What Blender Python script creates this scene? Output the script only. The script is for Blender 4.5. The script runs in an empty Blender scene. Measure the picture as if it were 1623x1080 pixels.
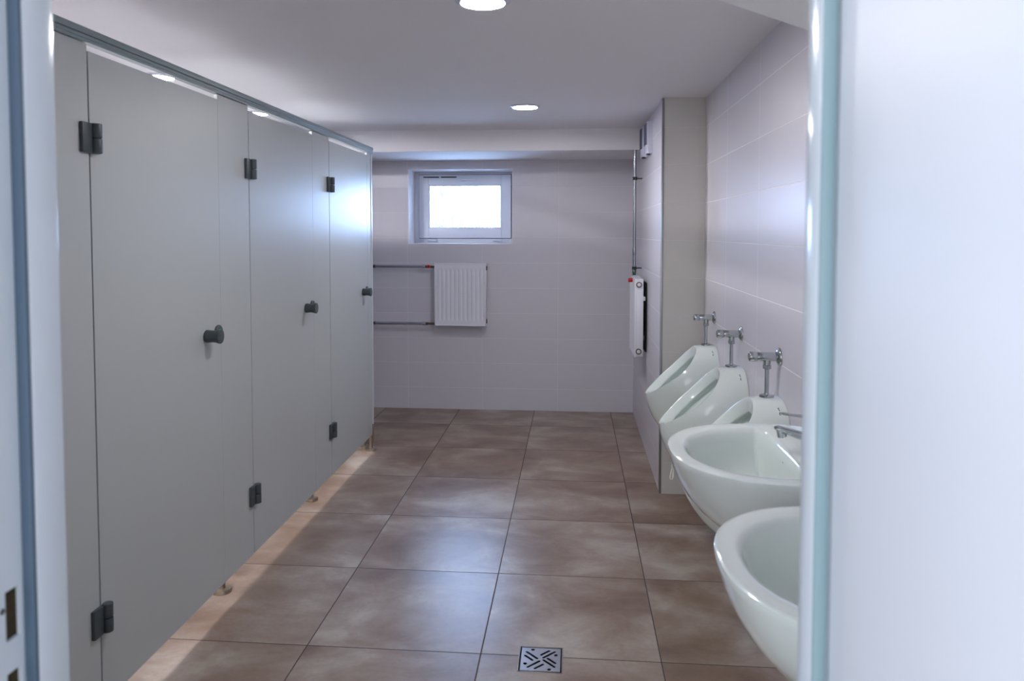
import bpy, bmesh, math, random
from mathutils import Vector, Matrix
PI = math.pi
random.seed(4)
scene = bpy.context.scene
C = scene.collection

# ------------------------------------------------------------------ camera
cam_d = bpy.data.cameras.new('camera')
cam = bpy.data.objects.new('camera', cam_d); C.objects.link(cam)
F_PX, YAW, PITCH, ROLL = 1196.0, 0.0849, -0.0445, 0.0005
cam_d.sensor_fit = 'HORIZONTAL'; cam_d.sensor_width = 36.0
cam_d.lens = F_PX / 1623 * 36
cam_d.shift_x = 4.06 / 1623
cam_d.shift_y = -118.44 / 1623
cam_d.clip_start = 0.02
fwd = Vector((-math.sin(YAW)*math.cos(PITCH), math.cos(YAW)*math.cos(PITCH), math.sin(PITCH)))
rt = Vector((math.cos(YAW), math.sin(YAW), 0)); up = rt.cross(fwd)
c_, s_ = math.cos(ROLL), math.sin(ROLL)
rt2 = rt*c_ + up*s_; up2 = up*c_ - rt*s_
M = Matrix((( rt2.x, up2.x, -fwd.x, 0.3054), (rt2.y, up2.y, -fwd.y, 0.0), (rt2.z, up2.z, -fwd.z, 1.4178), (0, 0, 0, 1)))
cam.matrix_world = M
cam_d.dof.use_dof = True; cam_d.dof.focus_distance = 3.4; cam_d.dof.aperture_fstop = 5.2
scene.camera = cam

# ------------------------------------------------------------------ light
scene.view_settings.view_transform = 'Standard'
scene.view_settings.look = 'None'
scene.view_settings.exposure = 0.26
scene.view_settings.gamma = 1.0
scene.view_settings.use_curve_mapping = False
world = bpy.data.worlds.new('overcast sky'); scene.world = world
world.use_nodes = True
bg = world.node_tree.nodes['Background']
bg.inputs[0].default_value = (0.40, 0.60, 1.0, 1); bg.inputs[1].default_value = 24

def area(name, loc, rot, sx, sy, power, col, portal=False):
    d = bpy.data.lights.new(name, 'AREA'); d.shape = 'RECTANGLE'; d.size = sx; d.size_y = sy
    d.energy = power; d.color = col
    o = bpy.data.objects.new(name, d); C.objects.link(o); o.location = loc; o.rotation_euler = rot
    if portal: d.cycles.is_portal = True
    return o
area('window_portal', (-0.59, 6.22, 1.63), (-PI/2, 0, 0), 0.85, 0.62, 1, (1, 1, 1), True)
area('corridor_fill_left', (-1.36, -0.55, 1.35), (PI/2, 0, -PI/2), 1.7, 1.9, 23, (0.74, 0.87, 1.0))  # added fill light in the unseen corridor, brightens the door leaf
area('corridor_fill_end', (0.1, -2.05, 1.3), (PI/2, 0, 0), 2.8, 2.2, 36, (0.86, 0.92, 1.0))  # second added fill light, lifts the ambient level through the doorway
LAMP_E = 200.0          # emission of the room's two downlights
STALL_E = 760.0         # emission of the cubicle downlights

# ------------------------------------------------------------------ measures
XL, XR, XC = -2.30, 1.00, 0.775        # left wall, right wall, face of the tiled pier
YB, YC, YF = 5.941, 4.09, 0.78         # back wall, front of the pier, inner face of the front wall
ZC = 2.1295                            # ceiling
XF = -0.9957                           # face of the cubicle fronts
YBEAM, ZBEAM = 5.25, 1.983

# ------------------------------------------------------------------ materials
def newmat(name):
    m = bpy.data.materials.new(name); m.use_nodes = True
    nt = m.node_tree
    return m, nt, nt.nodes['Principled BSDF']
def srgb(r, g, b):
    f = lambda v: (v/255/12.92) if v/255 <= .04045 else ((v/255+.055)/1.055)**2.4
    return (f(r), f(g), f(b), 1)
def N(nt, t, **k):
    n = nt.nodes.new(t)
    for a, b in k.items(): setattr(n, a, b)
    return n
def plain(name, col, rough=.5, metal=0.0, spec=.5, coat=0.0, bump=0.0, bscale=200, var=0.0):
    m, nt, p = newmat(name)
    p.inputs['Base Color'].default_value = col; p.inputs['Roughness'].default_value = rough
    p.inputs['Metallic'].default_value = metal; p.inputs['Specular IOR Level'].default_value = spec
    if coat: p.inputs['Coat Weight'].default_value = coat; p.inputs['Coat Roughness'].default_value = .06
    if bump or var:
        tc = N(nt, 'ShaderNodeTexCoord'); no = N(nt, 'ShaderNodeTexNoise')
        no.inputs['Scale'].default_value = bscale
        nt.links.new(tc.outputs['Object'], no.inputs['Vector'])
        if bump:
            b = N(nt, 'ShaderNodeBump'); b.inputs['Strength'].default_value = bump; b.inputs['Distance'].default_value = .002
            nt.links.new(no.outputs['Fac'], b.inputs['Height']); nt.links.new(b.outputs['Normal'], p.inputs['Normal'])
        if var:
            mx = N(nt, 'ShaderNodeMix', data_type='RGBA')
            mx.inputs[6].default_value = col; mx.inputs[7].default_value = tuple(v*(1-var) for v in col[:3]) + (1,)
            nt.links.new(no.outputs['Fac'], mx.inputs[0]); nt.links.new(mx.outputs[2], p.inputs['Base Color'])
    return m
def emis(name, col, st):
    m, nt, p = newmat(name)
    p.inputs['Base Color'].default_value = (0.8, 0.8, 0.8, 1)
    p.inputs['Emission Color'].default_value = col; p.inputs['Emission Strength'].default_value = st
    return m

def tile_nodes(nt, ax_u, ax_v, pu, pv, ou, ov, joint):
    """returns (mask 1 on a joint, cell id vector socket, position socket)"""
    g = N(nt, 'ShaderNodeNewGeometry'); sep = N(nt, 'ShaderNodeSeparateXYZ')
    nt.links.new(g.outputs['Position'], sep.inputs[0])
    def mth(op, a, b=None, c=None):
        n = N(nt, 'ShaderNodeMath', operation=op)
        for i, v in enumerate((a, b, c)):
            if v is None: continue
            if isinstance(v, (int, float)): n.inputs[i].default_value = v
            else: nt.links.new(v, n.inputs[i])
        return n.outputs[0]
    outs = []; ids = []
    for ax, p, o in ((ax_u, pu, ou), (ax_v, pv, ov)):
        s = mth('DIVIDE', mth('SUBTRACT', sep.outputs[ax], o), p)
        ids.append(mth('FLOOR', s))
        fr = mth('FRACT', s)
        d = mth('MINIMUM', fr, mth('SUBTRACT', 1.0, fr))
        outs.append(mth('MULTIPLY', d, p))
    dist = mth('MINIMUM', outs[0], outs[1])
    mr = N(nt, 'ShaderNodeMapRange', interpolation_type='SMOOTHSTEP')
    mr.inputs['From Min'].default_value = joint*.5; mr.inputs['From Max'].default_value = joint*.5 + .0012
    mr.inputs['To Min'].default_value = 1; mr.inputs['To Max'].default_value = 0
    nt.links.new(dist, mr.inputs['Value'])
    cb = N(nt, 'ShaderNodeCombineXYZ'); nt.links.new(ids[0], cb.inputs[0]); nt.links.new(ids[1], cb.inputs[1])
    return mr.outputs['Result'], cb.outputs[0], g.outputs['Position'], mth

def wall_tile(name, ax_u, ou, col=srgb(212, 208, 215), grout=srgb(245, 243, 246), spec=.38):
    m, nt, p = newmat(name)
    mask, cid, pos, mth = tile_nodes(nt, ax_u, 2, .6, .2, ou, .174, .0022)
    mx = N(nt, 'ShaderNodeMix', data_type='RGBA')
    mx.inputs[6].default_value = col; mx.inputs[7].default_value = grout
    nt.links.new(mask, mx.inputs[0]); nt.links.new(mx.outputs[2], p.inputs['Base Color'])
    rr = mth('MULTIPLY_ADD', mask, .3, .31); nt.links.new(rr, p.inputs['Roughness'])
    no = N(nt, 'ShaderNodeTexNoise'); no.inputs['Scale'].default_value = 5.0; no.inputs['Detail'].default_value = 1
    nt.links.new(pos, no.inputs['Vector'])
    wn = N(nt, 'ShaderNodeTexWhiteNoise'); nt.links.new(cid, wn.inputs['Vector'])
    h = mth('SUBTRACT', mth('MULTIPLY', no.outputs['Fac'], .35), mth('MULTIPLY', mask, .25))
    b = N(nt, 'ShaderNodeBump'); b.inputs['Strength'].default_value = .55; b.inputs['Distance'].default_value = .006
    nt.links.new(h, b.inputs['Height']); nt.links.new(b.outputs['Normal'], p.inputs['Normal'])
    p.inputs['Specular IOR Level'].default_value = spec
    return m

def floor_tile():
    m, nt, p = newmat('concrete look floor tile')
    mask, cid, pos, mth = tile_nodes(nt, 0, 1, .6, .6, 0.0, 2.4617, .0028)
    wn = N(nt, 'ShaderNodeTexWhiteNoise'); nt.links.new(cid, wn.inputs['Vector'])
    off = N(nt, 'ShaderNodeVectorMath', operation='SCALE'); off.inputs['Scale'].default_value = 9.0
    nt.links.new(wn.outputs['Color'], off.inputs[0])
    add = N(nt, 'ShaderNodeVectorMath', operation='ADD'); nt.links.new(pos, add.inputs[0]); nt.links.new(off.outputs[0], add.inputs[1])
    st = N(nt, 'ShaderNodeVectorMath', operation='MULTIPLY'); st.inputs[1].default_value = (1.0, 1.35, 1)
    nt.links.new(add.outputs[0], st.inputs[0])
    n1 = N(nt, 'ShaderNodeTexNoise'); n1.inputs['Scale'].default_value = 2.9; n1.inputs['Detail'].default_value = 5
    n1.inputs['Roughness'].default_value = .55; n1.inputs['Distortion'].default_value = .35
    nt.links.new(st.outputs[0], n1.inputs['Vector'])
    n2 = N(nt, 'ShaderNodeTexNoise'); n2.inputs['Scale'].default_value = 60; n2.inputs['Detail'].default_value = 4
    nt.links.new(add.outputs[0], n2.inputs['Vector'])
    fac = mth('ADD', n1.outputs['Fac'], mth('MULTIPLY', mth('SUBTRACT', n2.outputs['Fac'], .5), .10))
    fac = mth('ADD', fac, mth('MULTIPLY', mth('SUBTRACT', wn.outputs['Value'], .5), .05))
    cr = N(nt, 'ShaderNodeValToRGB')
    e = cr.color_ramp.elements
    e[0].position = .30; e[0].color = srgb(104, 80, 64)
    e[1].position = .70; e[1].color = srgb(172, 163, 152)
    a = e.new(.45); a.color = srgb(130, 108, 92)
    a = e.new(.56); a.color = srgb(148, 131, 117)
    nt.links.new(fac, cr.inputs[0])
    mx = N(nt, 'ShaderNodeMix', data_type='RGBA'); mx.inputs[7].default_value = srgb(52, 34, 26)
    nt.links.new(mask, mx.inputs[0]); nt.links.new(cr.outputs[0], mx.inputs[6]); nt.links.new(mx.outputs[2], p.inputs['Base Color'])
    r = mth('ADD', mth('MULTIPLY_ADD', n1.outputs['Fac'], .08, .28), mth('MULTIPLY', mask, .4))
    nt.links.new(r, p.inputs['Roughness']); p.inputs['Specular IOR Level'].default_value = .85
    b = N(nt, 'ShaderNodeBump'); b.inputs['Strength'].default_value = .4; b.inputs['Distance'].default_value = .002
    h = mth('SUBTRACT', mth('MULTIPLY', n2.outputs['Fac'], .12), mask)
    nt.links.new(h, b.inputs['Height']); nt.links.new(b.outputs['Normal'], p.inputs['Normal'])
    return m

MT = {}
MT['floor'] = floor_tile()
MT['tile_back'] = wall_tile('glazed wall tile across', 0, -.415, grout=srgb(226, 223, 229))
MT['tile_side'] = wall_tile('glazed wall tile along', 1, 2.926)  # side wall grout lightened to imitate glints off the tile bevels
MT['tile_pier'] = wall_tile('glazed wall tile on pier', 1, 5.42)
MT['tile_pier_front'] = wall_tile('glazed wall tile on pier front', 0, .70, srgb(208, 204, 198), srgb(216, 212, 206))
MT['paint'] = plain('matt white wall paint', srgb(238, 235, 238), .75, bump=.05, bscale=90)
MT['hpl'] = plain('grey laminate board', srgb(182, 186, 185), .38, bump=.04, bscale=700)
MT['hpl_edge'] = plain('light board edge', srgb(205, 208, 215), .35)
MT['rail'] = plain('grey coated aluminium', srgb(128, 142, 146), .32)
MT['dark_plastic'] = plain('anthracite plastic', srgb(66, 74, 76), .42, bump=.04, bscale=500)
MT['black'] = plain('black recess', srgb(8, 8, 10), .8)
MT['steel'] = plain('brushed stainless steel', (.42, .36, .28, 1), .28, 1.0)
MT['chrome'] = plain('polished chrome', (.50, .53, .54, 1), .14, 1.0)
MT['galv'] = plain('galvanised pipe', (.42, .44, .48, 1), .26, 1.0, var=.2, bscale=60)
MT['ceramic'] = plain('glazed sanitary ceramic', srgb(226, 234, 228), .12, coat=.6)
MT['white_metal'] = plain('white radiator enamel', srgb(228, 228, 236), .3)
MT['pvc'] = plain('white window plastic', srgb(222, 226, 236), .32)
MT['frame_paint'] = plain('white gloss door paint', srgb(214, 222, 228), .16)
MT['leaf_paint'] = plain('white satin door leaf', srgb(226, 228, 234), .5)
MT['gasket'] = plain('grey-green rubber seal', srgb(140, 165, 170), .5)
MT['red'] = plain('red plastic', srgb(190, 14, 20), .35)
MT['brass'] = plain('aged brass fitting', (.17, .11, .08, 1), .35, 1.0)
MT['green'] = plain('green indicator', srgb(30, 110, 60), .5)
MT['wood_raw'] = plain('raw chipped wood in strike hole', srgb(70, 56, 16), .8, var=.9, bscale=90)
MT['lamp'] = emis('downlight diffuser', (.975, .965, 1.0, 1), LAMP_E)
MT['stall_lamp'] = emis('cubicle downlight diffuser', (.96, .93, 1.0, 1), STALL_E)
MT['white_plastic'] = plain('white plastic', srgb(212, 212, 228), .35)
MT['grass'] = plain('dry grass stalk', srgb(88, 80, 82), .9)
MT['ground'] = plain('pale ground outside', srgb(225, 226, 222), .9)
MT['logo'] = plain('small grey print', srgb(96, 100, 104), .5)
g, nt, p = newmat('window glass'); MT['glass'] = g
nt.nodes.remove(p)
tr = N(nt, 'ShaderNodeBsdfTransparent'); gl = N(nt, 'ShaderNodeBsdfGlossy'); gl.inputs['Roughness'].default_value = .02
fr = N(nt, 'ShaderNodeFresnel'); fr.inputs[0].default_value = 1.45; ms = N(nt, 'ShaderNodeMixShader')
nt.links.new(fr.outputs[0], ms.inputs[0]); nt.links.new(tr.outputs[0], ms.inputs[1]); nt.links.new(gl.outputs[0], ms.inputs[2])
nt.links.new(ms.outputs[0], nt.nodes['Material Output'].inputs[0])

# ------------------------------------------------------------------ mesh helpers
def bm_new(): return bmesh.new()
def box(bm, x0, x1, y0, y1, z0, z1, bev=0.0, seg=2):
    t = bmesh.new(); bmesh.ops.create_cube(t, size=1)
    for v in t.verts:
        v.co = Vector(((x0+x1)/2 + v.co.x*(x1-x0), (y0+y1)/2 + v.co.y*(y1-y0), (z0+z1)/2 + v.co.z*(z1-z0)))
    if bev: bmesh.ops.bevel(t, geom=t.edges[:], offset=bev, segments=seg, affect='EDGES', profile=.5)
    merge(bm, t); return bm
def merge(bm, t, mat=None):
    me = bpy.data.meshes.new('tmp'); t.to_mesh(me); t.free()
    if mat is not None: me.transform(mat)
    bm.from_mesh(me); bpy.data.meshes.remove(me)
def frame_of(d):
    d = d.normalized(); a = Vector((0, 0, 1)) if abs(d.z) < .9 else Vector((1, 0, 0))
    u = d.cross(a).normalized(); v = d.cross(u).normalized(); return u, v
def lathe(bm, p0, d, prof, n=32, cap=True):
    """prof: list of (distance along d, radius)"""
    p0 = Vector(p0); d = Vector(d).normalized(); u, v = frame_of(d); rings = []
    for t, r in prof:
        rings.append([bm.verts.new(p0 + d*t + (u*math.cos(2*PI*k/n) + v*math.sin(2*PI*k/n))*r) for k in range(n)])
    for a, b in zip(rings, rings[1:]):
        for k in range(n): bm.faces.new((a[k], a[(k+1) % n], b[(k+1) % n], b[k]))
    if cap:
        bm.faces.new(rings[0][::-1]); bm.faces.new(rings[-1])
    return bm
def cyl(bm, p0, p1, r, n=24, bev=0.0):
    p0, p1 = Vector(p0), Vector(p1); L = (p1-p0).length
    if bev: prof = [(0, r-bev), (bev*.3, r-bev*.3), (bev, r), (L-bev, r), (L-bev*.3, r-bev*.3), (L, r-bev)]
    else: prof = [(0, r), (L, r)]
    return lathe(bm, p0, p1-p0, prof, n)
def tube(bm, pts, r, n=16, cap=True):
    pts = [Vector(q) for q in pts]; rings = []; pu = None
    rs = r if isinstance(r, (list, tuple)) else [r]*len(pts)
    for i, q in enumerate(pts):
        d = (pts[min(i+1, len(pts)-1)] - pts[max(i-1, 0)]).normalized()
        if pu is None: u, v = frame_of(d)
        else:
            u = (pu - d*pu.dot(d)).normalized(); v = d.cross(u)
        pu = u
        rings.append([bm.verts.new(q + (u*math.cos(2*PI*k/n) + v*math.sin(2*PI*k/n))*rs[i]) for k in range(n)])
    for a, b in zip(rings, rings[1:]):
        for k in range(n): bm.faces.new((a[k], a[(k+1) % n], b[(k+1) % n], b[k]))
    if cap: bm.faces.new(rings[0][::-1]); bm.faces.new(rings[-1])
    return bm
def loft(bm, rings, cap0=False, cap1=False):
    R = [[bm.verts.new(q) for q in r] for r in rings]; n = len(R[0])
    for a, b in zip(R, R[1:]):
        for k in range(n): bm.faces.new((a[k], a[(k+1) % n], b[(k+1) % n], b[k]))
    if cap0: bm.faces.new(R[0][::-1])
    if cap1: bm.faces.new(R[-1])
    return R
def obj(name, bm, mat, parent=None, smooth=False, kind=None, label=None):
    bmesh.ops.recalc_face_normals(bm, faces=bm.faces[:])
    me = bpy.data.meshes.new(name); bm.to_mesh(me); bm.free()
    for m in (mat if isinstance(mat, (list, tuple)) else [mat]): me.materials.append(m)
    if smooth:
        for f in me.polygons: f.use_smooth = True
        if smooth != 'all': me.set_sharp_from_angle(angle=math.radians(38))
    o = bpy.data.objects.new(name, me); C.objects.link(o)
    if parent is not None: o.parent = parent; o.matrix_parent_inverse = Matrix.Translation(-parent.location) if parent.rotation_euler.z == 0 else Matrix.Identity(4)
    if kind: o['kind'] = kind
    if label: o['label'] = label
    return o
def thing(name, label, cat, loc, rz=0, group=None):
    o = bpy.data.objects.new(name, None); C.objects.link(o); o.location = loc; o.rotation_euler = (0, 0, rz)
    o.empty_display_size = .1
    o['label'] = label; o['category'] = cat
    if group: o['group'] = group
    return o
def tag(o, label, cat, group=None):
    o['label'] = label; o['category'] = cat
    if group: o['group'] = group
    return o
def struct(name, bm, mat, parent=None, label=None, smooth=False):
    o = obj(name, bm, mat, parent, smooth)
    if parent is None: o['kind'] = 'structure'
    if label: o['label'] = label
    return o
def part(name, bm, mat, root, smooth=True, label=None):
    """mesh given in the thing's own coordinates"""
    o = obj(name, bm, mat, None, smooth); o.parent = root
    if label: o['label'] = label
    return o
def copy_tree(o, parent=None):
    c = o.copy(); C.objects.link(c); c.parent = parent
    for ch in list(o.children): copy_tree(ch, c)
    return c

# ------------------------------------------------------------------ shell
b = bm_new(); box(b, XL-.2, 2.0, -2.2, YB+.4, -.12, 0)
# drain pit cut out of the floor: rebuild the slab around it
b.free(); b = bm_new()
DX0, DX1, DY0, DY1 = .128, .276, 2.369, 2.52
for a in ((XL-.2, DX0, -2.2, YB+.4), (DX1, 2.0, -2.2, YB+.4), (DX0, DX1, -2.2, DY0), (DX0, DX1, DY1, YB+.4)):
    box(b, a[0], a[1], a[2], a[3], -.12, 0)
box(b, DX0, DX1, DY0, DY1, -.12, -.06)
struct('floor', b, MT['floor'], label='floor of square beige-brown concrete-look tiles')
b = bm_new(); box(b, XL-.2, 2.0, YF-.18, YB+.4, ZC, ZC+.15)
struct('ceiling', b, MT['paint'], label='smooth white painted ceiling')
b = bm_new(); box(b, XL-.15, XL, YF-.18, YB+.4, 0, ZC)
struct('wall_left', b, MT['tile_side'], label='tiled wall behind the cubicles')
b = bm_new(); box(b, XR, XR+.15, YF-.18, YB+.4, 0, ZC)
struct('wall_right', b, MT['tile_side'], label='white tiled wall carrying basins and urinals')
WX0, WX1, WZ0, WZ1 = -1.011, -.175, 1.322, 1.918
b = bm_new(); T = .30
box(b, XL, WX0, YB, YB+T, 0, ZC); box(b, WX1, XR, YB, YB+T, 0, ZC)
box(b, WX0, WX1, YB, YB+T, 0, WZ0); box(b, WX0, WX1, YB, YB+T, WZ1, ZC)
struct('wall_back', b, MT['tile_back'], label='white tiled end wall around the small window')
b = bm_new(); box(b, XC, XR, YC, YB, 0, ZC)
o = struct('wall_pier', b, [MT['tile_pier'], MT['tile_pier_front']], label='tiled pier boxed out from the right wall')
for f in o.data.polygons:
    if abs(f.normal.y) > .9: f.material_index = 1
b = bm_new(); box(b, XL, XC, YBEAM, YB, ZBEAM, ZC)
struct('trim_1', b, MT['paint'], label='white dropped ceiling beam in front of the window wall')
b = bm_new(); box(b, XC-.004, XC+.004, YC-.004, YC+.004, .004, ZC, .0015)
b2 = bm_new(); box(b2, XC-.0055, XC+.007, YC-.0055, YC+.009, 0.002, ZC-.002, .002)
b.free(); struct('trim_2', b2, plain('dull metal corner trim', (.34, .35, .34, 1), .35, .9), label='metal corner trim on the edge of the tiled pier', smooth=True)
# diagonal boxing in the near right ceiling corner, coloured lighter than the ceiling
b = bm_new(); z0 = 1.95
pts = [(1.0, 2.155), (1.0, YF), (-.375, YF)]
lo = [b.verts.new((x, y, z0)) for x, y in pts]; hi = [b.verts.new((x, y, ZC)) for x, y in pts]
b.faces.new(lo); b.faces.new(hi[::-1])
for i in range(3): b.faces.new((lo[i], lo[(i+1) % 3], hi[(i+1) % 3], hi[i]))
struct('trim_3', b, plain('light boxing white', srgb(250, 251, 250), .6), label='white diagonal boxing in the near right ceiling corner')
# front wall with the doorway the photo is taken through
DXL, DXR, DZ = -.257, .537, 2.03
YO = .62
b = bm_new()
box(b, XL, DXL-.06, YO, YF-.002, 0, ZC); box(b, DXR+.06, XR, YO, YF-.002, 0, ZC); box(b, DXL-.06, DXR+.06, YO, YF-.002, DZ+.06, ZC)
struct('wall_front', b, MT['paint'], label='partition wall holding the doorway')
# corridor outside the doorway (behind the camera)
b = bm_new()
box(b, -1.5, -1.4, -2.2, YO, 0, 2.5); struct('wall_corridor_left', b, MT['paint'])
b = bm_new(); box(b, 1.7, 1.8, -2.2, YO, 0, 2.5); struct('wall_corridor_right', b, MT['paint'])
b = bm_new(); box(b, -1.5, 1.8, -2.2, -2.1, 0, 2.5); struct('wall_corridor_end', b, MT['paint'])
b = bm_new(); box(b, -1.5, 1.8, -2.2, YO, 2.5, 2.6); struct('ceiling_corridor', b, MT['paint'])
b = bm_new(); box(b, -1.5, 1.8, YO-.04, YO, ZC, 2.5); box(b, -1.5, XL+.2, YO-.04, YO, 0, ZC)
box(b, XR, 1.8, YO-.04, YO, 0, ZC); struct('wall_corridor_front', b, MT['paint'])

# ------------------------------------------------------------------ doorway: frame, strike, leaf
d1 = bpy.data.objects.new('door_1', None); C.objects.link(d1); d1['kind'] = 'structure'
d1['label'] = 'white door frame with open leaf, out of focus in the foreground'
def P(name, bm, mat, root=d1, **k):
    o = obj(name, bm, mat, None, **k); o.parent = root; return o
b = bm_new(); r = .003
YR = .737; YR2 = .741      # where the rebate starts
RB = .0135
# left jamb: inner face strip, then rebate; a hole for the latch stays open
box(b, DXL-.06, DXL, YR, YF+.004, 0, DZ+.06, r)
zs = [0, .895, .964, .997, 1.050, DZ+.06]
for i in range(0, 5):
    solid = i % 2 == 0
    if solid: box(b, DXL-.06, DXL-RB, .60, YR, zs[i], zs[i+1])
    else:
        box(b, DXL-.06, DXL-RB, .60, .707, zs[i], zs[i+1]); box(b, DXL-.06, DXL-RB, .727, YR, zs[i], zs[i+1])
box(b, DXL-.06, DXL-RB+.001, .585, .60, 0, DZ+.06, r)
box(b, DXR, DXR+.06, YR2, YF+.004, 0, DZ+.06, r); box(b, DXR+RB+.004, DXR+.06, .60, YR2, 0, DZ+.06)
box(b, DXL-.001, DXR+.001, YR, YF+.004, DZ, DZ+.06, r)
fr_ = P('door_frame', b, MT['frame_paint'], smooth=True)
b = bm_new()
box(b, DXL-.022, DXL-.0175, .7072, .7268, .8955, 1.0495)
P('strike_hole', b, MT['wood_raw'], fr_, label='raw wood showing in the latch holes')
b = bm_new(); cyl(b, (DXL-RB-.002, .702, 1.033), (DXL-RB+.0012, .702, 1.033), .0032, 16)
P('screw', b, MT['galv'], fr_, smooth=True)
b = bm_new(); box(b, DXR+.0005, DXR+.0135, YR2-.006, YR2, .0, DZ, .002)
P('door_seal', b, MT['gasket'], fr_, smooth=True, label='grey-green rubber seal')
b = bm_new(); box(b, DXL-.0135, DXL-.0008, YR-.006, YR, 0, DZ, .002)  # left seal darker than the right one, shade put into its colour
P('door_seal', b, plain('shade-toned seal', srgb(84, 104, 122), .5), fr_, smooth=True, label='rubber seal coloured dark for the shaded left jamb')
b = bm_new(); box(b, DXR+.0145, DXR+.0545, YR2-.80, YR2-.008, .008, DZ-.003, .002)
P('door_leaf', b, MT['leaf_paint'], smooth=True)

# ------------------------------------------------------------------ window
YW = 6.16
w = bpy.data.objects.new('window_1', None); C.objects.link(w); w['kind'] = 'structure'; w['label'] = 'small white tilt window high in the end wall'
def ringbox(bm, x0, x1, z0, z1, X0, X1, Z0, Z1, y0, y1, bev):
    box(bm, x0, X0, y0, y1, z0, z1, bev); box(bm, X1, x1, y0, y1, z0, z1, bev)
    box(bm, X0-.001, X1+.001, y0, y1, z0, Z0, bev); box(bm, X0-.001, X1+.001, y0, y1, Z1, z1, bev)
b = bm_new(); ringbox(b, WX0-.01, WX1+.01, WZ0-.01, WZ1+.01, -.950, -.225, 1.385, 1.872, YW+.022, YW+.08, .003)
P('window_frame', b, MT['pvc'], w, smooth=True)
b = bm_new(); ringbox(b, -.973, -.203, 1.364, 1.894, -.940, -.24, 1.40, 1.86, YW+.0215, YW+.03, .001)  # dark ring stands in for the shadow line between frame and sash
P('sash_gap_shade', b, plain('sash shadow tone', srgb(70, 82, 104), .6), w)
b = bm_new(); ringbox(b, -.968, -.208, 1.369, 1.889, -.889, -.287, 1.449, 1.806, YW, YW+.06, .005)
ringbox(b, -.892, -.284, 1.446, 1.809, -.879, -.297, 1.459, 1.796, YW+.012, YW+.04, .003)
sash = P('window_sash', b, MT['pvc'], w, smooth=True)
b = bm_new(); box(b, -.885, -.291, YW+.022, YW+.028, 1.452, 1.803)
P('pane', b, MT['glass'], sash)
b = bm_new(); box(b, -.625, -.585, YW-.012, YW, 1.835, 1.862, .004); box(b, -.612, -.484, YW-.032, YW-.018, 1.843, 1.857, .005); box(b, -.612, -.596, YW-.02, YW-.008, 1.843, 1.857, .002)
P('window_handle', b, MT['pvc'], sash, smooth=True)
b = bm_new()
for a, c in ((-.931, -.800), (-.784, -.655)): box(b, a, c, YW-.0025, YW+.001, 1.865, 1.8745)
P('vent_slot', b, MT['black'], sash, label='black vent slots in the top of the sash')
for a, c in ((-.897, -.822), (-.352, -.278)):
    b = bm_new(); box(b, a, c, YW-.012, YW+.012, 1.345, 1.36, .004); P('window_hinge', b, MT['pvc'], w, smooth=True)
b = bm_new(); box(b, WX0, WX1, YB-.002, YW+.02, WZ0, WZ0+.006, .002)
P('window_sill', b, MT['pvc'], w, smooth=True)
b = bm_new(); T0 = .004
box(b, WX0, WX0+T0, YB+.001, YW+.02, WZ0+.006, WZ1); box(b, WX1-T0, WX1, YB+.001, YW+.02, WZ0+.006, WZ1); box(b, WX0+T0, WX1-T0, YB+.001, YW+.02, WZ1-T0, WZ1)
P('window_reveal', b, MT['paint'], w)
# outside: pale ground at sill height and sparse grass stalks, a thin sapling
b = bm_new(); box(b, -9, 8, YB+.32, 22, 1.0, 1.30)
struct('ground_outside', b, MT['ground'], label='pale ground outside the window')
b = bm_new(); rnd = random.Random(7)
for k in range(900):
    y = rnd.uniform(9.0, 14); x = rnd.uniform(-.45*y+1.2, -.05*y+.5); h = rnd.uniform(.12, .42)*(.7+.5*math.sin(x*3.1))
    if rnd.random() < .3: h *= 1.7
    dx = rnd.uniform(-.1, .1); wd = rnd.uniform(.004, .011)
    p0 = Vector((x, y, 1.30)); p1 = p0+Vector((dx*.4, 0, h*.6)); p2 = p0+Vector((dx, rnd.uniform(-.05, .05), h))
    tube(b, [p0, p1, p2], [wd, wd*.8, wd*.3], 4, False)
o = obj('grass', b, MT['grass'], None); o['kind'] = 'stuff'; tag(o, 'sparse pale grass stalks outside the bright window', 'grass')
b = bm_new()
tube(b, [(-1.92, 12, 3.3), (-1.80, 12, 2.7), (-1.79, 12, 2.25), (-1.82, 12, 2.08), (-1.80, 12, 2.0), (-1.815, 12, 1.90)], [.05, .06, .045, .035, .02, .008], 8)
for k in range(14):
    z = rnd.uniform(1.95, 3.0); a = rnd.uniform(-1, 1)
    tube(b, [(-1.81, 12, z), (-1.81+a*.06, 12+rnd.uniform(-.1, .1), z-.03), (-1.81+a*.09, 12, z-.12)], [.012, .009, .004], 5)
tag(obj('hanging_branch', b, MT['grass'], None, True), 'thin drooping branch outside, seen through the top left of the window', 'branch')

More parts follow.
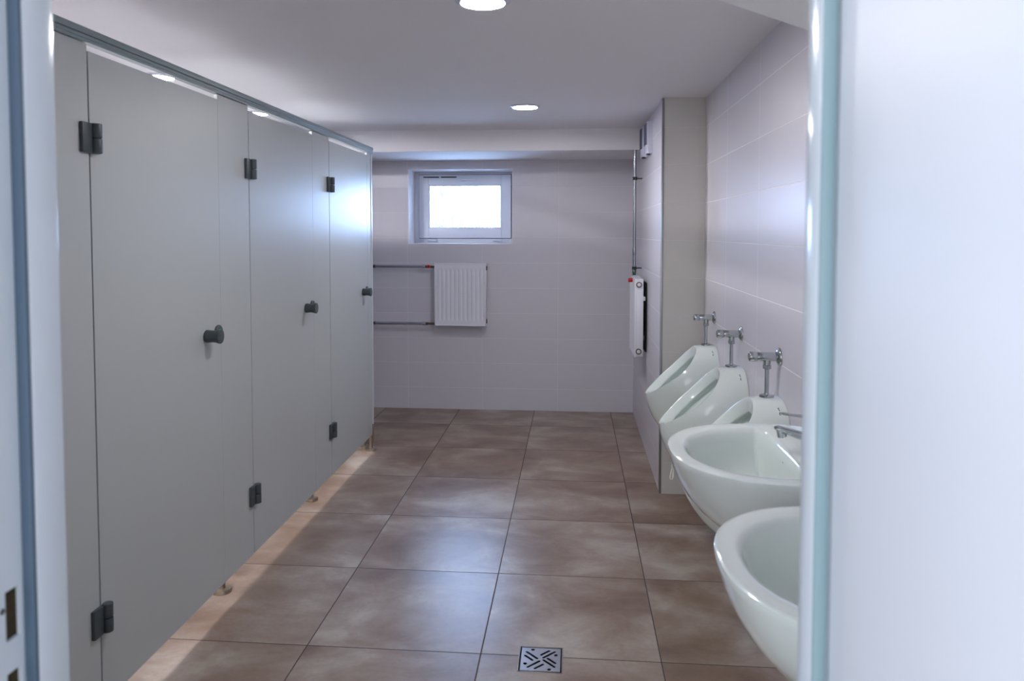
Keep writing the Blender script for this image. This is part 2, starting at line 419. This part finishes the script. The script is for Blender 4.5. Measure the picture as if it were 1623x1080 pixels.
# ------------------------------------------------------------------ downlights
def downlight(x, y, label, mat, group, r=.068):
    t = thing('ceiling_downlight', label, 'ceiling light', (x, y, ZC), 0, group)
    b = bm_new(); lathe(b, (0, 0, 0), (0, 0, -1), [(0, r+.016), (.004, r+.016), (.009, r+.008), (.010, r+.001), (.006, r)], 48, False)
    part('lamp_rim', b, MT['white_plastic'], t)
    b = bm_new(); lathe(b, (0, 0, -.002), (0, 0, -1), [(0, r), (.007, r-.0005)], 48)
    part('diffuser', b, mat, t)
    return t
downlight(.029, 4.285, 'round lit downlight deep in the room near the window beam', MT['lamp'], 'round ceiling downlights')
downlight(.024, 2.335, 'round lit downlight cut off by the top edge of the photo', MT['lamp'], 'round ceiling downlights')
for y, n in ((2.28, 'first'), (3.33, 'middle'), (4.39, 'last')):
    downlight(-1.58, y, 'round lit downlight above the %s toilet cubicle behind the grey doors' % {'first': 'nearest', 'middle': 'middle', 'last': 'farthest'}[n], MT['stall_lamp'], 'downlights above the cubicles', .06)

# ------------------------------------------------------------------ toilet cubicles
ZT, ZB, ZD = 1.9215, .100, 1.9035        # panel top, panel bottom, door top
TH = .014
G = 'grey toilet cubicles in a row'
def hinge(parent, y, z):
    b = bm_new()
    box(b, XF, XF+.011, y-.041, y-.001, z-.040, z+.040, .002)
    box(b, XF, XF+.009, y+.010, y+.040, z-.040, z+.034, .003)
    cyl(b, (XF+.012, y+.014, z-.040), (XF+.012, y+.014, z-.001), .0145, 24, .002)
    cyl(b, (XF+.012, y+.014, z+.001), (XF+.012, y+.014, z+.040), .0145, 24, .002)
    return P('hinge', b, MT['dark_plastic'], parent, smooth=True)
def leg(parent, x, y, pin=.14):
    b = bm_new()
    lathe(b, (x, y, 0), (0, 0, 1), [(0, .036), (.010, .036), (.014, .034), (.016, .014), (.02, .0125), (.0995, .0125)], 32)
    o = P('leg', b, MT['steel'], parent, smooth=True)
    if pin:
        b = bm_new(); cyl(b, (x+.0145, y+.008, .05), (x+.0145, y+.008, .05+pin), .0052, 16, .002)
        P('leg_pin', b, MT['steel'], o, smooth=True)
    return o
def cubicle(label, y0, yh, yd, ye, lamp_side, end=False):
    t = bpy.data.objects.new('toilet_cubicle', None); C.objects.link(t)
    tag(t, label, 'toilet cubicle', G)
    b = bm_new(); box(b, XF-TH, XF, y0+.0004, yh-.002, ZB, ZT, .001); P('front_panel', b, MT['hpl'], t)
    if end:
        b = bm_new(); box(b, XF-TH, XF, yd+.002, ye-.012, ZB, ZT, .001); P('front_panel', b, MT['hpl'], t)
        b = bm_new(); box(b, XL+.001, XF-.002, ye-.010, ye+.010, ZB, ZT, .001); P('side_panel', b, MT['hpl'], t)
        b = bm_new(); box(b, XF-.002, XF+.0035, ye-.013, ye-.002, ZB+.05, ZT, .001); box(b, XF-.002, XF+.004, ye+.001, ye+.012, ZB+.05, ZT, .001)
        P('edge_profile', b, MT['hpl_edge'], t, label='pale aluminium edge profile')
    else:
        ym = (yd+ye)/2 + .10
        b = bm_new(); box(b, XL+.001, XF-TH-.001, ym-.010, ym+.010, ZB, ZT, .001); P('side_panel', b, MT['hpl'], t)
    b = bm_new(); box(b, XF-TH, XF, yh+.004, yd-.0004, ZB, ZD, .001)
    dr = P('cubicle_door', b, MT['hpl'], t)
    b = bm_new(); box(b, XF-TH-.006, XF-TH-.0003, yh-.014, yh+.014, ZB+.01, ZD-.002); P('joint_shade_strip', b, MT['black'], t, label='black strip added behind the door joint to keep it dark')  # added strip blocks cubicle light so the hinge joint reads dark
    hinge(dr, yh, 1.6707); hinge(dr, yh, .3455)
    # knob with stem, rounded head and a lock indicator behind it
    yk = yh + .629; zk = 1.0472
    b = bm_new()
    lathe(b, (XF, yk, zk), (1, 0, 0), [(0, .0215), (.002, .023), (.010, .0225), (.024, .0212), (.036, .0222), (.046, .0252), (.052, .0262), (.0545, .025), (.055, .022)], 40)
    P('knob', b, MT['dark_plastic'], dr, smooth=True)
    b = bm_new()
    lathe(b, (XF, yk+.086, zk+.003), (1, 0, 0), [(0, .027), (.006, .027), (.009, .024), (.0092, .016)], 40)
    ind = P('lock_indicator', b, MT['dark_plastic'], dr, smooth=True)
    b = bm_new(); cyl(b, (XF+.009, yk+.088, zk+.016), (XF+.0098, yk+.088, zk+.016), .0075, 24)
    P('indicator_window', b, MT['green'], ind, smooth=True)
    return t
g1, g2, g3, gE = 1.9411, 2.9438, 3.9434, 4.784
d1e, d2e, d3e = 2.683, 3.686, 4.684
t1 = cubicle('nearest grey toilet cubicle, its door closest to the doorway', YF, g1, d1e, g2, None)
t2 = cubicle('middle grey toilet cubicle between the nearest and the farthest one', d1e, g2, d2e, g3, None)
t3 = cubicle('farthest grey toilet cubicle, its end panel facing the window wall', d2e, g3, d3e, gE, None, True)
leg(t1, -1.071, 2.811, 0); leg(t2, -1.074, 3.833, 0); leg(t3, -1.004, 4.760, .12); leg(t3, -1.066, 4.812, 0)
# head rail running over all three fronts
b = bm_new()
box(b, XF-TH-.004, XF+.009, YF+.001, gE+.014, ZT+.010, ZT+.0195, .001)
box(b, XF-TH-.004, XF+.012, YF+.001, gE+.014, ZT+.0205, 1.9605, .0025)
box(b, XF-TH-.002, XF+.007, YF+.001, gE+.010, ZT+.002, ZT+.022)
tag(obj('head_rail', b, MT['rail'], None, True), 'long grey-green metal rail along the top of the cubicle fronts', 'rail')

# ------------------------------------------------------------------ radiators and heating pipes
def radiator(root, W, H, D, ribs=11, cap_side=1):
    """front faces local -y, back at y=0; x from 0 to W, z 0..H"""
    b = bm_new(); nx = ribs*10+12; nz = 44; mx_ = .018; mz = .045
    def disp(x, z):
        if x < mx_ or x > W-mx_: return 0
        u = (x-mx_)/((W-2*mx_)/ribs); fr_ = u-math.floor(u)
        w_ = max(0, math.sin(PI*fr_))**.6
        m = min(1, max(0, (z-mz)/.012))*min(1, max(0, (H-mz-z)/.012))
        return (1-w_)*.008*m
    V = [[b.verts.new((W*i/nx, -D + disp(W*i/nx, H*j/nz if True else 0), H*j/nz)) for i in range(nx+1)] for j in range(nz+1)]
    for j in range(nz):
        for i in range(nx): b.faces.new((V[j][i], V[j][i+1], V[j+1][i+1], V[j+1][i]))
    box(b, .001, W-.001, -D+.0095, -D+.013, .001, H-.001)
    ringbox(b, -.001, W+.001, -.001, H+.001, .006, W-.006, .006, H-.006, -D-.0022, -D+.012, .0015)
    part('front_plate', b, MT['white_metal'], root)
    for xa in (0, W-.0015):
        b = bm_new(); box(b, xa, xa+.0015, -D+.012, -.004, .004, H, .0005); part('side_cover', b, MT['white_metal'], root)
    b = bm_new()
    for k in range(int((W-.03)/.012)): box(b, .016+k*.012, .021+k*.012, -D+.016, -.008, H-.003, H)
    box(b, .002, W-.002, -D+.011, -D+.018, H-.004, H); box(b, .002, W-.002, -.011, -.003, H-.004, H)
    part('top_grille', b, MT['white_metal'], root)
    b = bm_new(); box(b, .003, W-.003, -.016, -.012, .01, H-.012); part('back_plate', b, MT['white_metal'], root)
    for z in (.035, H-.035):
        b = bm_new(); xs = W if cap_side > 0 else 0
        s = 1 if cap_side > 0 else -1
        lathe(b, (xs, -D*.55, z), (s, 0, 0), [(0, .0185), (.006, .0185), (.008, .015), (.0081, .0125), (.003, .012)], 24)
        pl = part('side_plug', b, MT['brass'], root)
        b = bm_new(); cyl(b, (xs, -D*.55, z), (xs+s*.007, -D*.55, z), .0118, 20, .001); part('vent_screw', b, MT['white_metal'], pl)
W1, H1_ = .405, .489
rad1 = thing('radiator', 'white ribbed panel radiator on the end wall below the window', 'radiator', (-.782, YB-.026, .683), 0, 'white panel radiators')
radiator(rad1, W1, H1_, .075)
for z in (.08, .41):
    for xa in (.06, .31):
        b = bm_new(); box(b, xa, xa+.03, -.012, .026, z, z+.03); part('wall_bracket', b, MT['white_metal'], rad1)
# left-hand valves of radiator 1
for z, m_, nm in ((1.145, MT['red'], 'valve_cap'), (.694, MT['brass'], 'lockshield_valve')):
    b = bm_new(); yv = YB-.06
    cyl(b, (-.838, yv, z), (-.782, yv, z), .009, 16, .002); lathe(b, (-.862, yv, z), (1, 0, 0), [(0, .008), (.004, .012), (.018, .012), (.022, .008)], 16)
    lathe(b, (-.818, yv, z), (1, 0, 0), [(0, .011), (.012, .011), (.013, .008), (.02, .008), (.021, .0115), (.03, .0115)], 6)
    v_ = obj('radiator_valve', b, MT['brass'], None, True); v_.parent = rad1; v_.matrix_parent_inverse = Matrix.Translation(-rad1.location)
    b = bm_new()
    lathe(b, (-.848, yv-.006, z+.002), (1, 0, 0), [(0, .006), (.003, .012 if m_ is MT['red'] else .008), (.020, .013 if m_ is MT['red'] else .008), (.024, .008)], 18)
    c_o = obj(nm, b, m_, None, True); c_o.parent = v_; c_o.matrix_parent_inverse = Matrix.Identity(4)
GP = 'bare metal heating pipes'
for z, la in ((1.147, 'upper horizontal heating pipe leading to the radiator under the window'), (.694, 'lower horizontal heating pipe leading to the radiator under the window')):
    yv = YB-.06
    t = thing('heating_pipe', la, 'pipe', (XL, yv, z), 0, GP)
    b = bm_new(); cyl(b, (0.001, 0, 0), (1.438, 0, 0), .0105, 20); part('pipe', b, MT['galv'], t)
    b = bm_new(); lathe(b, (1.415, 0, 0), (1, 0, 0), [(0, .011), (.001, .0135), (.012, .0135), (.016, .0115), (.024, .0115)], 20); part('pipe_coupling', b, MT['galv'], t)
    for x in (.55, 1.02):
        b = bm_new(); lathe(b, (x, 0, 0), (1, 0, 0), [(0, .0135), (.014, .0135)], 20); cyl(b, (x+.007, .012, 0), (x+.007, .0585, 0), .004, 10)
        part('pipe_clamp', b, MT['dark_plastic'], t)
# radiator 2 on the side of the pier, seen end-on
rad2 = thing('radiator', 'white panel radiator seen end-on, fixed to the side of the tiled pier', 'radiator', (XC-.022, 5.245, .621), -PI/2, 'white panel radiators')
radiator(rad2, .40, .498, .058, 11, 1)
for z in (.10, .36):
    for xa in (.05, .31):
        b = bm_new(); box(b, xa, xa+.025, -.012, .0215, z, z+.03); part('wall_bracket', b, MT['galv'], rad2)
b = bm_new(); box(b, .03, .385, .010, .019, .03, .475, .002)  # black sheet added to stand for the shadow between radiator and wall
part('gap_shade_sheet', b, MT['black'], rad2, label='black sheet added as the dark shade behind the radiator')
b = bm_new(); box(b, .370, .397, -.006, .009, .36, .385, .002)
part('bracket_arm', b, MT['white_metal'], rad2)
b = bm_new(); cyl(b, (.20, -.052, .480), (.20, -.063, .480), .009, 16)
va = part('radiator_valve', b, MT['brass'], rad2)
b = bm_new(); lathe(b, (.20, -.058, .480), (0, -1, 0), [(0, .012), (.004, .013), (.022, .0135), (.028, .012), (.029, .009)], 24)
part('valve_cap', b, MT['red'], va, label='red valve cap')
t = thing('heating_pipe', 'vertical heating pipe rising from the end-on radiator to the beam', 'pipe', (.7235, 5.275, 1.125), 0, GP)
b = bm_new(); cyl(b, (0, 0, .02), (0, .235, .857), .0105, 20); b.free()
b = bm_new(); cyl(b, (0, 0, .02), (0, 0, ZBEAM-.001-1.125), .0108, 20); lathe(b, (0, 0, ZBEAM-1.125-.004), (0, 0, 1), [(0, .0115), (.001, .017), (.0035, .017)], 20); part('pipe', b, MT['galv'], t)
b = bm_new(); lathe(b, (0, 0, 0), (0, 0, 1), [(-.004, .009), (0, .0115), (.014, .0115), (.016, .0135), (.03, .0135), (.034, .0105)], 20)
part('pipe_coupling', b, plain('green-grey union nut', srgb(90, 112, 104), .35, .6), t)
b = bm_new(); lathe(b, (0, 0, .135), (0, 0, 1), [(0, .0115), (.002, .0125), (.05, .0125), (.052, .0115)], 20); part('pipe_coupling', b, MT['galv'], t)
for z in (.035, .652):
    b = bm_new(); lathe(b, (0, 0, z), (0, 0, 1), [(0, .0155), (.004, .017), (.010, .014), (.013, .014), (.018, .017), (.022, .0155)], 20)
    cyl(b, (.012, 0, z+.011), (.0512, 0, z+.011), .0042, 10)
    part('pipe_clamp', b, plain('dark clamp', srgb(40, 52, 48), .4), t)

# ------------------------------------------------------------------ louvred wall units near the ceiling
def vent_unit(y, z0, label):
    t = thing('wall_vent', label, 'wall vent', (XC, y, z0), 0, 'white louvred wall vents')
    H = .194; Wd = .14; D = .038
    b = bm_new()
    sec = []
    for k in range(13):
        a = k/12; yy = a*Wd; xx = -D + (.012*(abs(a-.5)*2)**3)
        sec.append((xx, yy))
    loops = []
    for z, s in ((0, .82), (.008, .96), (.02, 1), (H-.02, 1), (H-.006, .97), (H, .85)):
        lp = [Vector((0, 0, z))] + [Vector((x*s, y_, z)) for x, y_ in sec] + [Vector((0, Wd, z))]
        loops.append(lp)
    loft(b, loops, True, True)
    body = part('vent_body', b, MT['white_plastic'], t)
    b = bm_new()
    for k in range(15):
        zz = .055 + k*.0088
        box(b, -D-.003, -D+.010, .015, Wd-.015, zz, zz+.0045, .001)
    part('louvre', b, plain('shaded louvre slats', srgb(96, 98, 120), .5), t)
    b = bm_new(); box(b, -D+.006, -.010, .012, .06, -.004, .001, .001); part('cable_entry', b, MT['black'], t)
    return t
vent_unit(4.62, 1.893, 'nearer of the two white louvred vents high on the tiled pier')
vent_unit(4.93, 1.902, 'farther of the two white louvred vents, beside the ceiling beam')

# ------------------------------------------------------------------ urinals
def interp(tab, s):
    s *= (len(tab)-1); i = min(int(s), len(tab)-2); f = s-i
    return [a*(1-f)+c*f for a, c in zip(tab[i], tab[i+1])]
RIM = [(.907, .000, .8560), (.9045, .045, .8500), (.896, .082, .8330), (.880, .112, .8110), (.860, .132, .7850), (.835, .143, .7575), (.810, .1445, .7330),
       (.785, .139, .7120), (.760, .126, .6920), (.735, .107, .6720), (.710, .085, .6515), (.688, .061, .6345), (.672, .033, .6220), (.666, .000, .6180)]
def catmull(tab, s):
    n = len(tab)-1; s *= n; i = min(int(s), n-1); f = s-i
    def g(k):
        if k < 0: q = tab[-k]; return (q[0], -q[1], q[2])
        if k > n: q = tab[2*n-k]; return (q[0], -q[1], q[2])
        return tab[k]
    a, b_, c, d = g(i-1), g(i), g(i+1), g(i+2)
    return tuple(.5*((2*q)+(r_-p_)*f+(2*p_-5*q+4*r_-t_)*f*f+(-p_+3*q-3*r_+t_)*f**3) for p_, q, r_, t_ in zip(a, b_, c, d))
def urinal(yc, label, clip):
    t = thing('urinal', label, 'urinal', (XR, yc, .32), 0, 'white wall-hung urinals')
    NP = 80
    rim = []; wall = []
    for k in range(NP):
        a = 2*PI*k/NP; s = (1-math.cos(a))/2
        s = k/(NP/2) if k <= NP/2 else (NP-k)/(NP/2)
        x, y, z = catmull(RIM, s)
        y = abs(y)*(1 if k <= NP/2 else -1)
        rim.append(Vector((x-1, y, z-.32)))
        ph = PI*s; n_ = 3.0; cc, ss = math.cos(ph), math.sin(ph)
        wy = .166*abs(ss)**(2/n_)*(1 if k <= NP/2 else -1); wz = .596 + .266*math.copysign(abs(cc)**(2/n_), cc)
        wall.append(Vector((-.0015, wy, wz-.32)))
    rings = []
    def bez(p0, p1, p2, p3, q): r = 1-q; return p0*(r**3)+p1*(3*r*r*q)+p2*(3*r*q*q)+p3*(q**3)
    P1 = []; P2 = []
    for k in range(NP):
        s = k/(NP/2) if k <= NP/2 else (NP-k)/(NP/2)
        c = math.cos(PI*s); lo_ = max(0, -c)**1.3; hi_ = max(0, c)**1.3; sd = 1-lo_-hi_
        sg = 1 if k <= NP/2 else -1
        P1.append(rim[k] + Vector((.03*hi_+.030*sd+.004*lo_, sg*.034*sd+sg*.02*lo_*math.sin(PI*s), .005*hi_-.035*sd-.125*lo_)))
        P2.append(wall[k] + Vector((-.05*hi_-.07*sd-.21*lo_, sg*.012*sd, .001*hi_-.004*lo_)))
    # rounded lip then the outer body
    inn = []
    cen = sum(rim, Vector())/NP
    nrm = Vector((-.70, 0, .72)).normalized()
    def off(k, shrink, depth):
        v = rim[k]-cen; v2 = Vector((v.x*(1-shrink[0]), v.y*(1-shrink[1]), v.z*(1-shrink[0])))
        return cen+v2-nrm*depth
    outer = [[bez(rim[k], P1[k], P2[k], wall[k], q) for k in range(NP)] for q in (1, .94, .86, .76, .66, .56, .46, .36, .27, .19, .12, .06, .025)]
    lip = [[rim[k]+nrm*.0022*0 for k in range(NP)]]
    lip1 = [[off(k, (.018, .025), .0005) for k in range(NP)], [off(k, (.045, .05), .004) for k in range(NP)]]
    inner = [[off(k, s_, d_) for k in range(NP)] for s_, d_ in (((.09, .10), .011), ((.15, .16), .021), ((.19, .205), .029), ((.205, .222), .033), ((.202, .218), .037), ((.14, .155), .039), ((.05, .065), .041), ((.03, .045), .047), ((.06, .075), .056), ((.15, .165), .060), ((.20, .215), .063), ((.24, .25), .070), ((.28, .29), .095), ((.42, .42), .130), ((.60, .58), .148), ((.80, .78), .156), ((.97, .96), .158))]
    b = bm_new(); loft(b, outer+lip+lip1+inner, True, True)
    part('urinal_bowl', b, MT['ceramic'], t)
    # small grey maker's mark: three tiny upright characters on the near flank
    bowl = t.children[0]; mk = bm_new()
    from mathutils.bvhtree import BVHTree
    bv = BVHTree.FromPolygons([v.co for v in bowl.data.vertices], [tuple(f.vertices) for f in bowl.data.polygons])
    for j, (dx, w_) in enumerate(((0, .0040), (.0004, .0026), (0, .0040))):
        for (ax_, az, bx_, bz) in ((-w_/2, 0, w_/2, .0), (-w_/2, .0042, w_/2, .0042), (-w_/2, 0, -w_/2, .0042))[:3 if j != 1 else 2]:
            ends = []
            for px, pz in ((ax_, az), (bx_, bz)):
                hit = bv.ray_cast(Vector((-.026+dx+px, -.4, .508+j*.0062+pz)), Vector((0, 1, 0)))[0]
                ends.append((hit if hit else Vector((-.026, -.15, .52))) + Vector((0, -.0002, 0)))
            tube(mk, ends, .0011, 6)
    part('maker_mark', mk, MT['logo'], t, label='small grey maker\'s mark')
    return t
u_y = (3.776, 3.173, 2.597)
urs = [urinal(u_y[0], 'white urinal farthest from the basins, next to the tiled pier', False),
       urinal(u_y[1], 'middle white urinal of the three on the right wall', False),
       urinal(u_y[2], 'white urinal nearest the basins, mostly hidden behind the oval basin', True)]
# flush valves
def flush_valve(label):
    t = thing('flush_valve', label, 'flush valve', (XR, 0, .865), 0, 'chrome urinal flush valves')
    z = .133
    b = bm_new(); cyl(b, (-.012, 0, z), (-.075, 0, z), .0155, 28, .001); cyl(b, (-.042, 0, z-.006), (-.042, 0, z-.034), .011, 24)
    body = part('valve_body', b, MT['chrome'], t)
    b = bm_new(); lathe(b, (-.0755, 0, z), (-1, 0, 0), [(0, .0135), (.001, .0168), (.010, .0172), (.022, .0168), (.026, .0152), (.0275, .013)], 28)
    part('push_button', b, MT['chrome'], t)
    b = bm_new(); lathe(b, (-.001, 0, z), (-1, 0, 0), [(0, .031), (.003, .031), (.007, .028), (.011, .019), (.012, .0155)], 36)
    part('wall_flange', b, MT['chrome'], t)
    b = bm_new(); lathe(b, (-.042, 0, z-.027), (0, 0, -1), [(0, .0115), (.001, .0138), (.013, .0138), (.015, .011)], 6, True)
    part('union_nut', b, MT['chrome'], t)
    b = bm_new(); cyl(b, (-.042, 0, z-.03), (-.042, 0, -.002), .0072, 20); part('flush_pipe', b, MT['chrome'], t)
    b = bm_new(); lathe(b, (-.042, 0, -.003), (0, 0, 1), [(0, .0245), (.005, .0245), (.007, .021), (.009, .009), (.014, .008)], 32)
    part('pipe_flange', b, MT['chrome'], t)
    return t
fv = flush_valve('chrome flush valve above the urinal next to the tiled pier')
for i, y in enumerate(u_y):
    o = fv if i == 0 else copy_tree(fv)
    o.location.y = y
    o['label'] = ('chrome flush valve above the urinal next to the tiled pier', 'chrome flush valve above the middle urinal', 'chrome flush valve above the urinal nearest the basins')[i]
# wire clip hanging from the lip of the nearest urinal
b = bm_new(); x0, y0, z0 = .662, 2.597, .618
pts = []
for k in range(9): a = PI*k/8; pts.append((x0-.004+.012*math.cos(a)*1.0, y0, z0+.003+.010*math.sin(a)))
loop = [(x0-.017, y0, z0-.012), (x0-.024, y0-.001, z0-.042), (x0-.022, y0-.002, z0-.048), (x0-.016, y0-.002, z0-.048), (x0-.013, y0-.001, z0-.042), (x0-.012, y0, z0-.010)]
tube(b, pts+loop, .0019, 8)
tag(obj('wire_clip', b, plain('white coated wire', srgb(228, 226, 214), .35), None, True), 'small white wire clip hooked on the lip of the urinal nearest the basins', 'clip')

# ------------------------------------------------------------------ wash basins
def basin(yc, label):
    t = thing('washbasin', label, 'washbasin', (XR, yc, .62), 0, 'white oval washbasins')
    NP = 96; Z = .86-.62
    def outline(a_, b_, xc, xb, z, n_=2.28, yb=.93):
        """closed loop: superellipse front (towards -x), straight sides to the wall xb"""
        out = []
        nf = NP*2//3; nb = NP-nf
        for k in range(nf):
            th = -PI/2 + PI*k/(nf-1)
            c, s = math.cos(th), math.sin(th)
            out.append(Vector((xc - a_*abs(c)**(2/n_), math.copysign(abs(s)**(2/n_), s)*b_, z)))
        for k in range(nb):
            f = (k+1)/(nb+1)
            # back: curve from +b_ to -b_ via xb
            th = PI/2 - PI*f; c, s = math.cos(th), math.sin(th); m_ = 5.0
            out.append(Vector((xc + (xb-xc)*abs(c)**(2/m_), math.copysign(abs(s)**(2/m_), s)*b_, z)))
        return out
    xc = -.183
    # (a, b, xback, z)
    prof = [(.060, .075, -.003, .005), (.105, .115, -.003, .025), (.150, .160, -.003, .055), (.190, .205, -.003, .092), (.222, .238, -.003, .130),
            (.243, .257, -.003, .168), (.255, .267, -.003, .200), (.2605, .2712, -.003, .221), (.2625, .2722, -.003, .231), (.2615, .2712, -.003, .2365), (.2570, .267, -.004, .2395)]
    rings = [outline(a_, b_, xc, xb, z) for a_, b_, xb, z in prof]
    rings += [outline(a_, b_, xc, xb, z, n_) for a_, b_, xb, z, n_ in ((.251, .261, -.006, .2400, 2.28),)]
    # ledge and bowl: back edge of the bowl bows in front of the tap deck
    def bowl(f, z, back, n_=2.2):
        out = []
        for k in range(NP):
            nf = NP*2//3
            if k < nf: th = -PI/2 + PI*k/(nf-1); c, s = -math.cos(th), math.sin(th); xx = xc + .205*f*c*1.0; 
            else:
                ff = (k-nf+1)/(NP-nf+1); th = PI/2-PI*ff; c, s = math.cos(th), math.sin(th); xx = xc + back*f*c
            yy = math.copysign(abs(s)**(2/n_), s)*.222*f
            if k < nf: xx = xc - .222*f*abs(c)**(2/n_)
            else: xx = xc + back*f*abs(c)**(2/2.3)
            out.append(Vector((xx, yy, z)))
        return out
    rings += [bowl(1.03, .2385, .045), bowl(1.0, .236, .040), bowl(.965, .226, .034), bowl(.935, .205, .028), bowl(.89, .170, .024), bowl(.81, .135, .020), bowl(.66, .108, .018), bowl(.45, .094, .016), bowl(.22, .088, .014), bowl(.10, .086, .01)]
    b = bm_new(); loft(b, rings, True, True)
    part('basin_bowl', b, MT['ceramic'], t)
    b = bm_new(); lathe(b, (xc-.0, 0, .085), (0, 0, 1), [(0, .024), (.004, .024), (.006, .020), (.006, .012), (.002, .010)], 28); part('waste_plug', b, MT['chrome'], t)
    b = bm_new(); lathe(b, (xc+.0295, .004, .196), (-1, 0, -.12), [(0, .0115), (.002, .0115), (.0022, .0095)], 24); part('overflow_hole', b, plain('dark brass ring', (.10, .07, .03, 1), .4, 1.0), t)
    return t
sk = (1.965, 1.297)
basin(sk[0], 'white oval washbasin next to the urinals, the farther of the two')
basin(sk[1], 'white oval washbasin nearest the doorway, cut by the door frame')
def tap(label):
    t = thing('basin_mixer_tap', label, 'tap', (XR-.075, 0, .8605), 0, 'chrome mixer taps on the washbasins')
    b = bm_new(); lathe(b, (0, 0, 0), (0, 0, 1), [(0, .027), (.004, .027), (.008, .0235), (.05, .022), (.072, .0225), (.076, .02)], 32)
    part('tap_body', b, MT['chrome'], t)
    b = bm_new()
    # spout: flattened tube rising slightly to the tip
    pth = [(-.005, .032), (-.04, .038), (-.07, .0475), (-.096, .0555), (-.103, .0565)]
    rg = []
    for i, (x, z) in enumerate(pth):
        w_ = (.019, .0175, .0155, .0145, .010)[i]; h_ = (.013, .0105, .0085, .0075, .004)[i]
        rg.append([Vector((x + math.sin(2*PI*k/20)*h_*.25, math.cos(2*PI*k/20)*w_, z+math.sin(2*PI*k/20)*h_)) for k in range(20)])
    loft(b, rg, True, True)
    sp = part('spout', b, MT['chrome'], t)
    b = bm_new(); cyl(b, (-.089, 0, .052), (-.0845, 0, .033), .0115, 24, .0015)
    part('aerator', b, MT['chrome'], sp)
    b = bm_new(); lathe(b, (0, 0, .076), (0, 0, 1), [(0, .0205), (.002, .0225), (.014, .021), (.02, .012)], 28)
    rg = []
    for i, (x, z, w_, h_) in enumerate(((.0, .086, .012, .006), (-.03, .0875, .010, .0045), (-.06, .0905, .0085, .0035), (-.083, .0935, .008, .0032), (-.088, .094, .005, .002))):
        rg.append([Vector((x, math.cos(2*PI*k/16)*w_, z+math.sin(2*PI*k/16)*h_)) for k in range(16)])
    loft(b, rg, True, True)
    part('lever', b, MT['chrome'], t)
    return t
tp = tap('chrome mixer tap on the farther washbasin, beside the urinals')
tp.location.y = sk[0]
t2_ = copy_tree(tp); t2_.location.y = sk[1]; t2_['label'] = 'chrome mixer tap on the washbasin nearest the doorway'

# ------------------------------------------------------------------ floor drain
t = thing('floor_drain', 'square steel floor drain with slotted grate set in the tiles', 'floor drain', (.202, 2.4445, 0))
hx, hy = .074, .0755
b = bm_new()
ringbox_xy = lambda bm, X, Y, x, y, z0, z1, bev: (box(bm, -X, -x, -Y, Y, z0, z1, bev), box(bm, x, X, -Y, Y, z0, z1, bev), box(bm, -x-.0005, x+.0005, -Y, -y, z0, z1, bev), box(bm, -x-.0005, x+.0005, y, Y, z0, z1, bev))
ringbox_xy(b, hx, hy, hx-.004, hy-.004, -.03, .0012, .0006)
part('drain_frame', b, plain('dark steel frame', (.22, .2, .18, 1), .35, 1.0), t)
# grate: a plate with slots cut by boolean-free tessellation -> grid plate minus dark slot shapes raised rims
b = bm_new(); gx = hx-.0085; gy = hy-.0085
NXg, NYg = 150, 150
slots = []   # (cx, cy, angle, half length, half width)
def slot_list():
    s = []
    for (cx, cy, ang, L) in ((-.030, .0345-.012, -45, .030), (-.040, .010-.004, -45, .022),
                             (.018-.004, .044-.004, 45, .022), (.030-.003, .030-.001, 45, .030),
                             (.036, -.006, -45, .022), (.024+.004, -.020-.002, -45, .030),
                             (-.020-.002, -.030+.001, 45, .030), (-.004, -.042+.001, 45, .022)):
        s.append((cx, cy, math.radians(ang), L, .0042))
    return s
SL = slot_list(); HO = [(-.028, .056, .0062), (.050, .028, .0062), (-.050, -.028, .0062), (.030, -.056, .0062)]
def inside(x, y):
    for cx, cy, a, L, w_ in SL:
        dx, dy = x-cx, y-cy; u = dx*math.cos(a)+dy*math.sin(a); v = -dx*math.sin(a)+dy*math.cos(a)
        uu = max(abs(u)-(L-w_), 0)
        if uu*uu+v*v < w_*w_: return True
    for cx, cy, r_ in HO:
        if (x-cx)**2+(y-cy)**2 < r_*r_: return True
    return False
vg = {}
def gv(i, j):
    if (i, j) not in vg: vg[(i, j)] = b.verts.new((-gx+2*gx*i/NXg, -gy+2*gy*j/NYg, .0004))
    return vg[(i, j)]
for i in range(NXg):
    for j in range(NYg):
        if not inside(-gx+2*gx*(i+.5)/NXg, -gy+2*gy*(j+.5)/NYg):
            b.faces.new((gv(i, j), gv(i+1, j), gv(i+1, j+1), gv(i, j+1)))
ex = bmesh.ops.extrude_face_region(b, geom=b.faces[:])
bmesh.ops.translate(b, verts=[v for v in ex['geom'] if isinstance(v, bmesh.types.BMVert)], vec=(0, 0, -.0022))
part('drain_grate', b, plain('polished steel grate', (.62, .64, .68, 1), .2, 1.0), t, smooth=False)
b = bm_new(); box(b, -hx+.005, hx-.005, -hy+.005, hy-.005, -.034, -.026)
part('drain_trap', b, MT['black'], t)
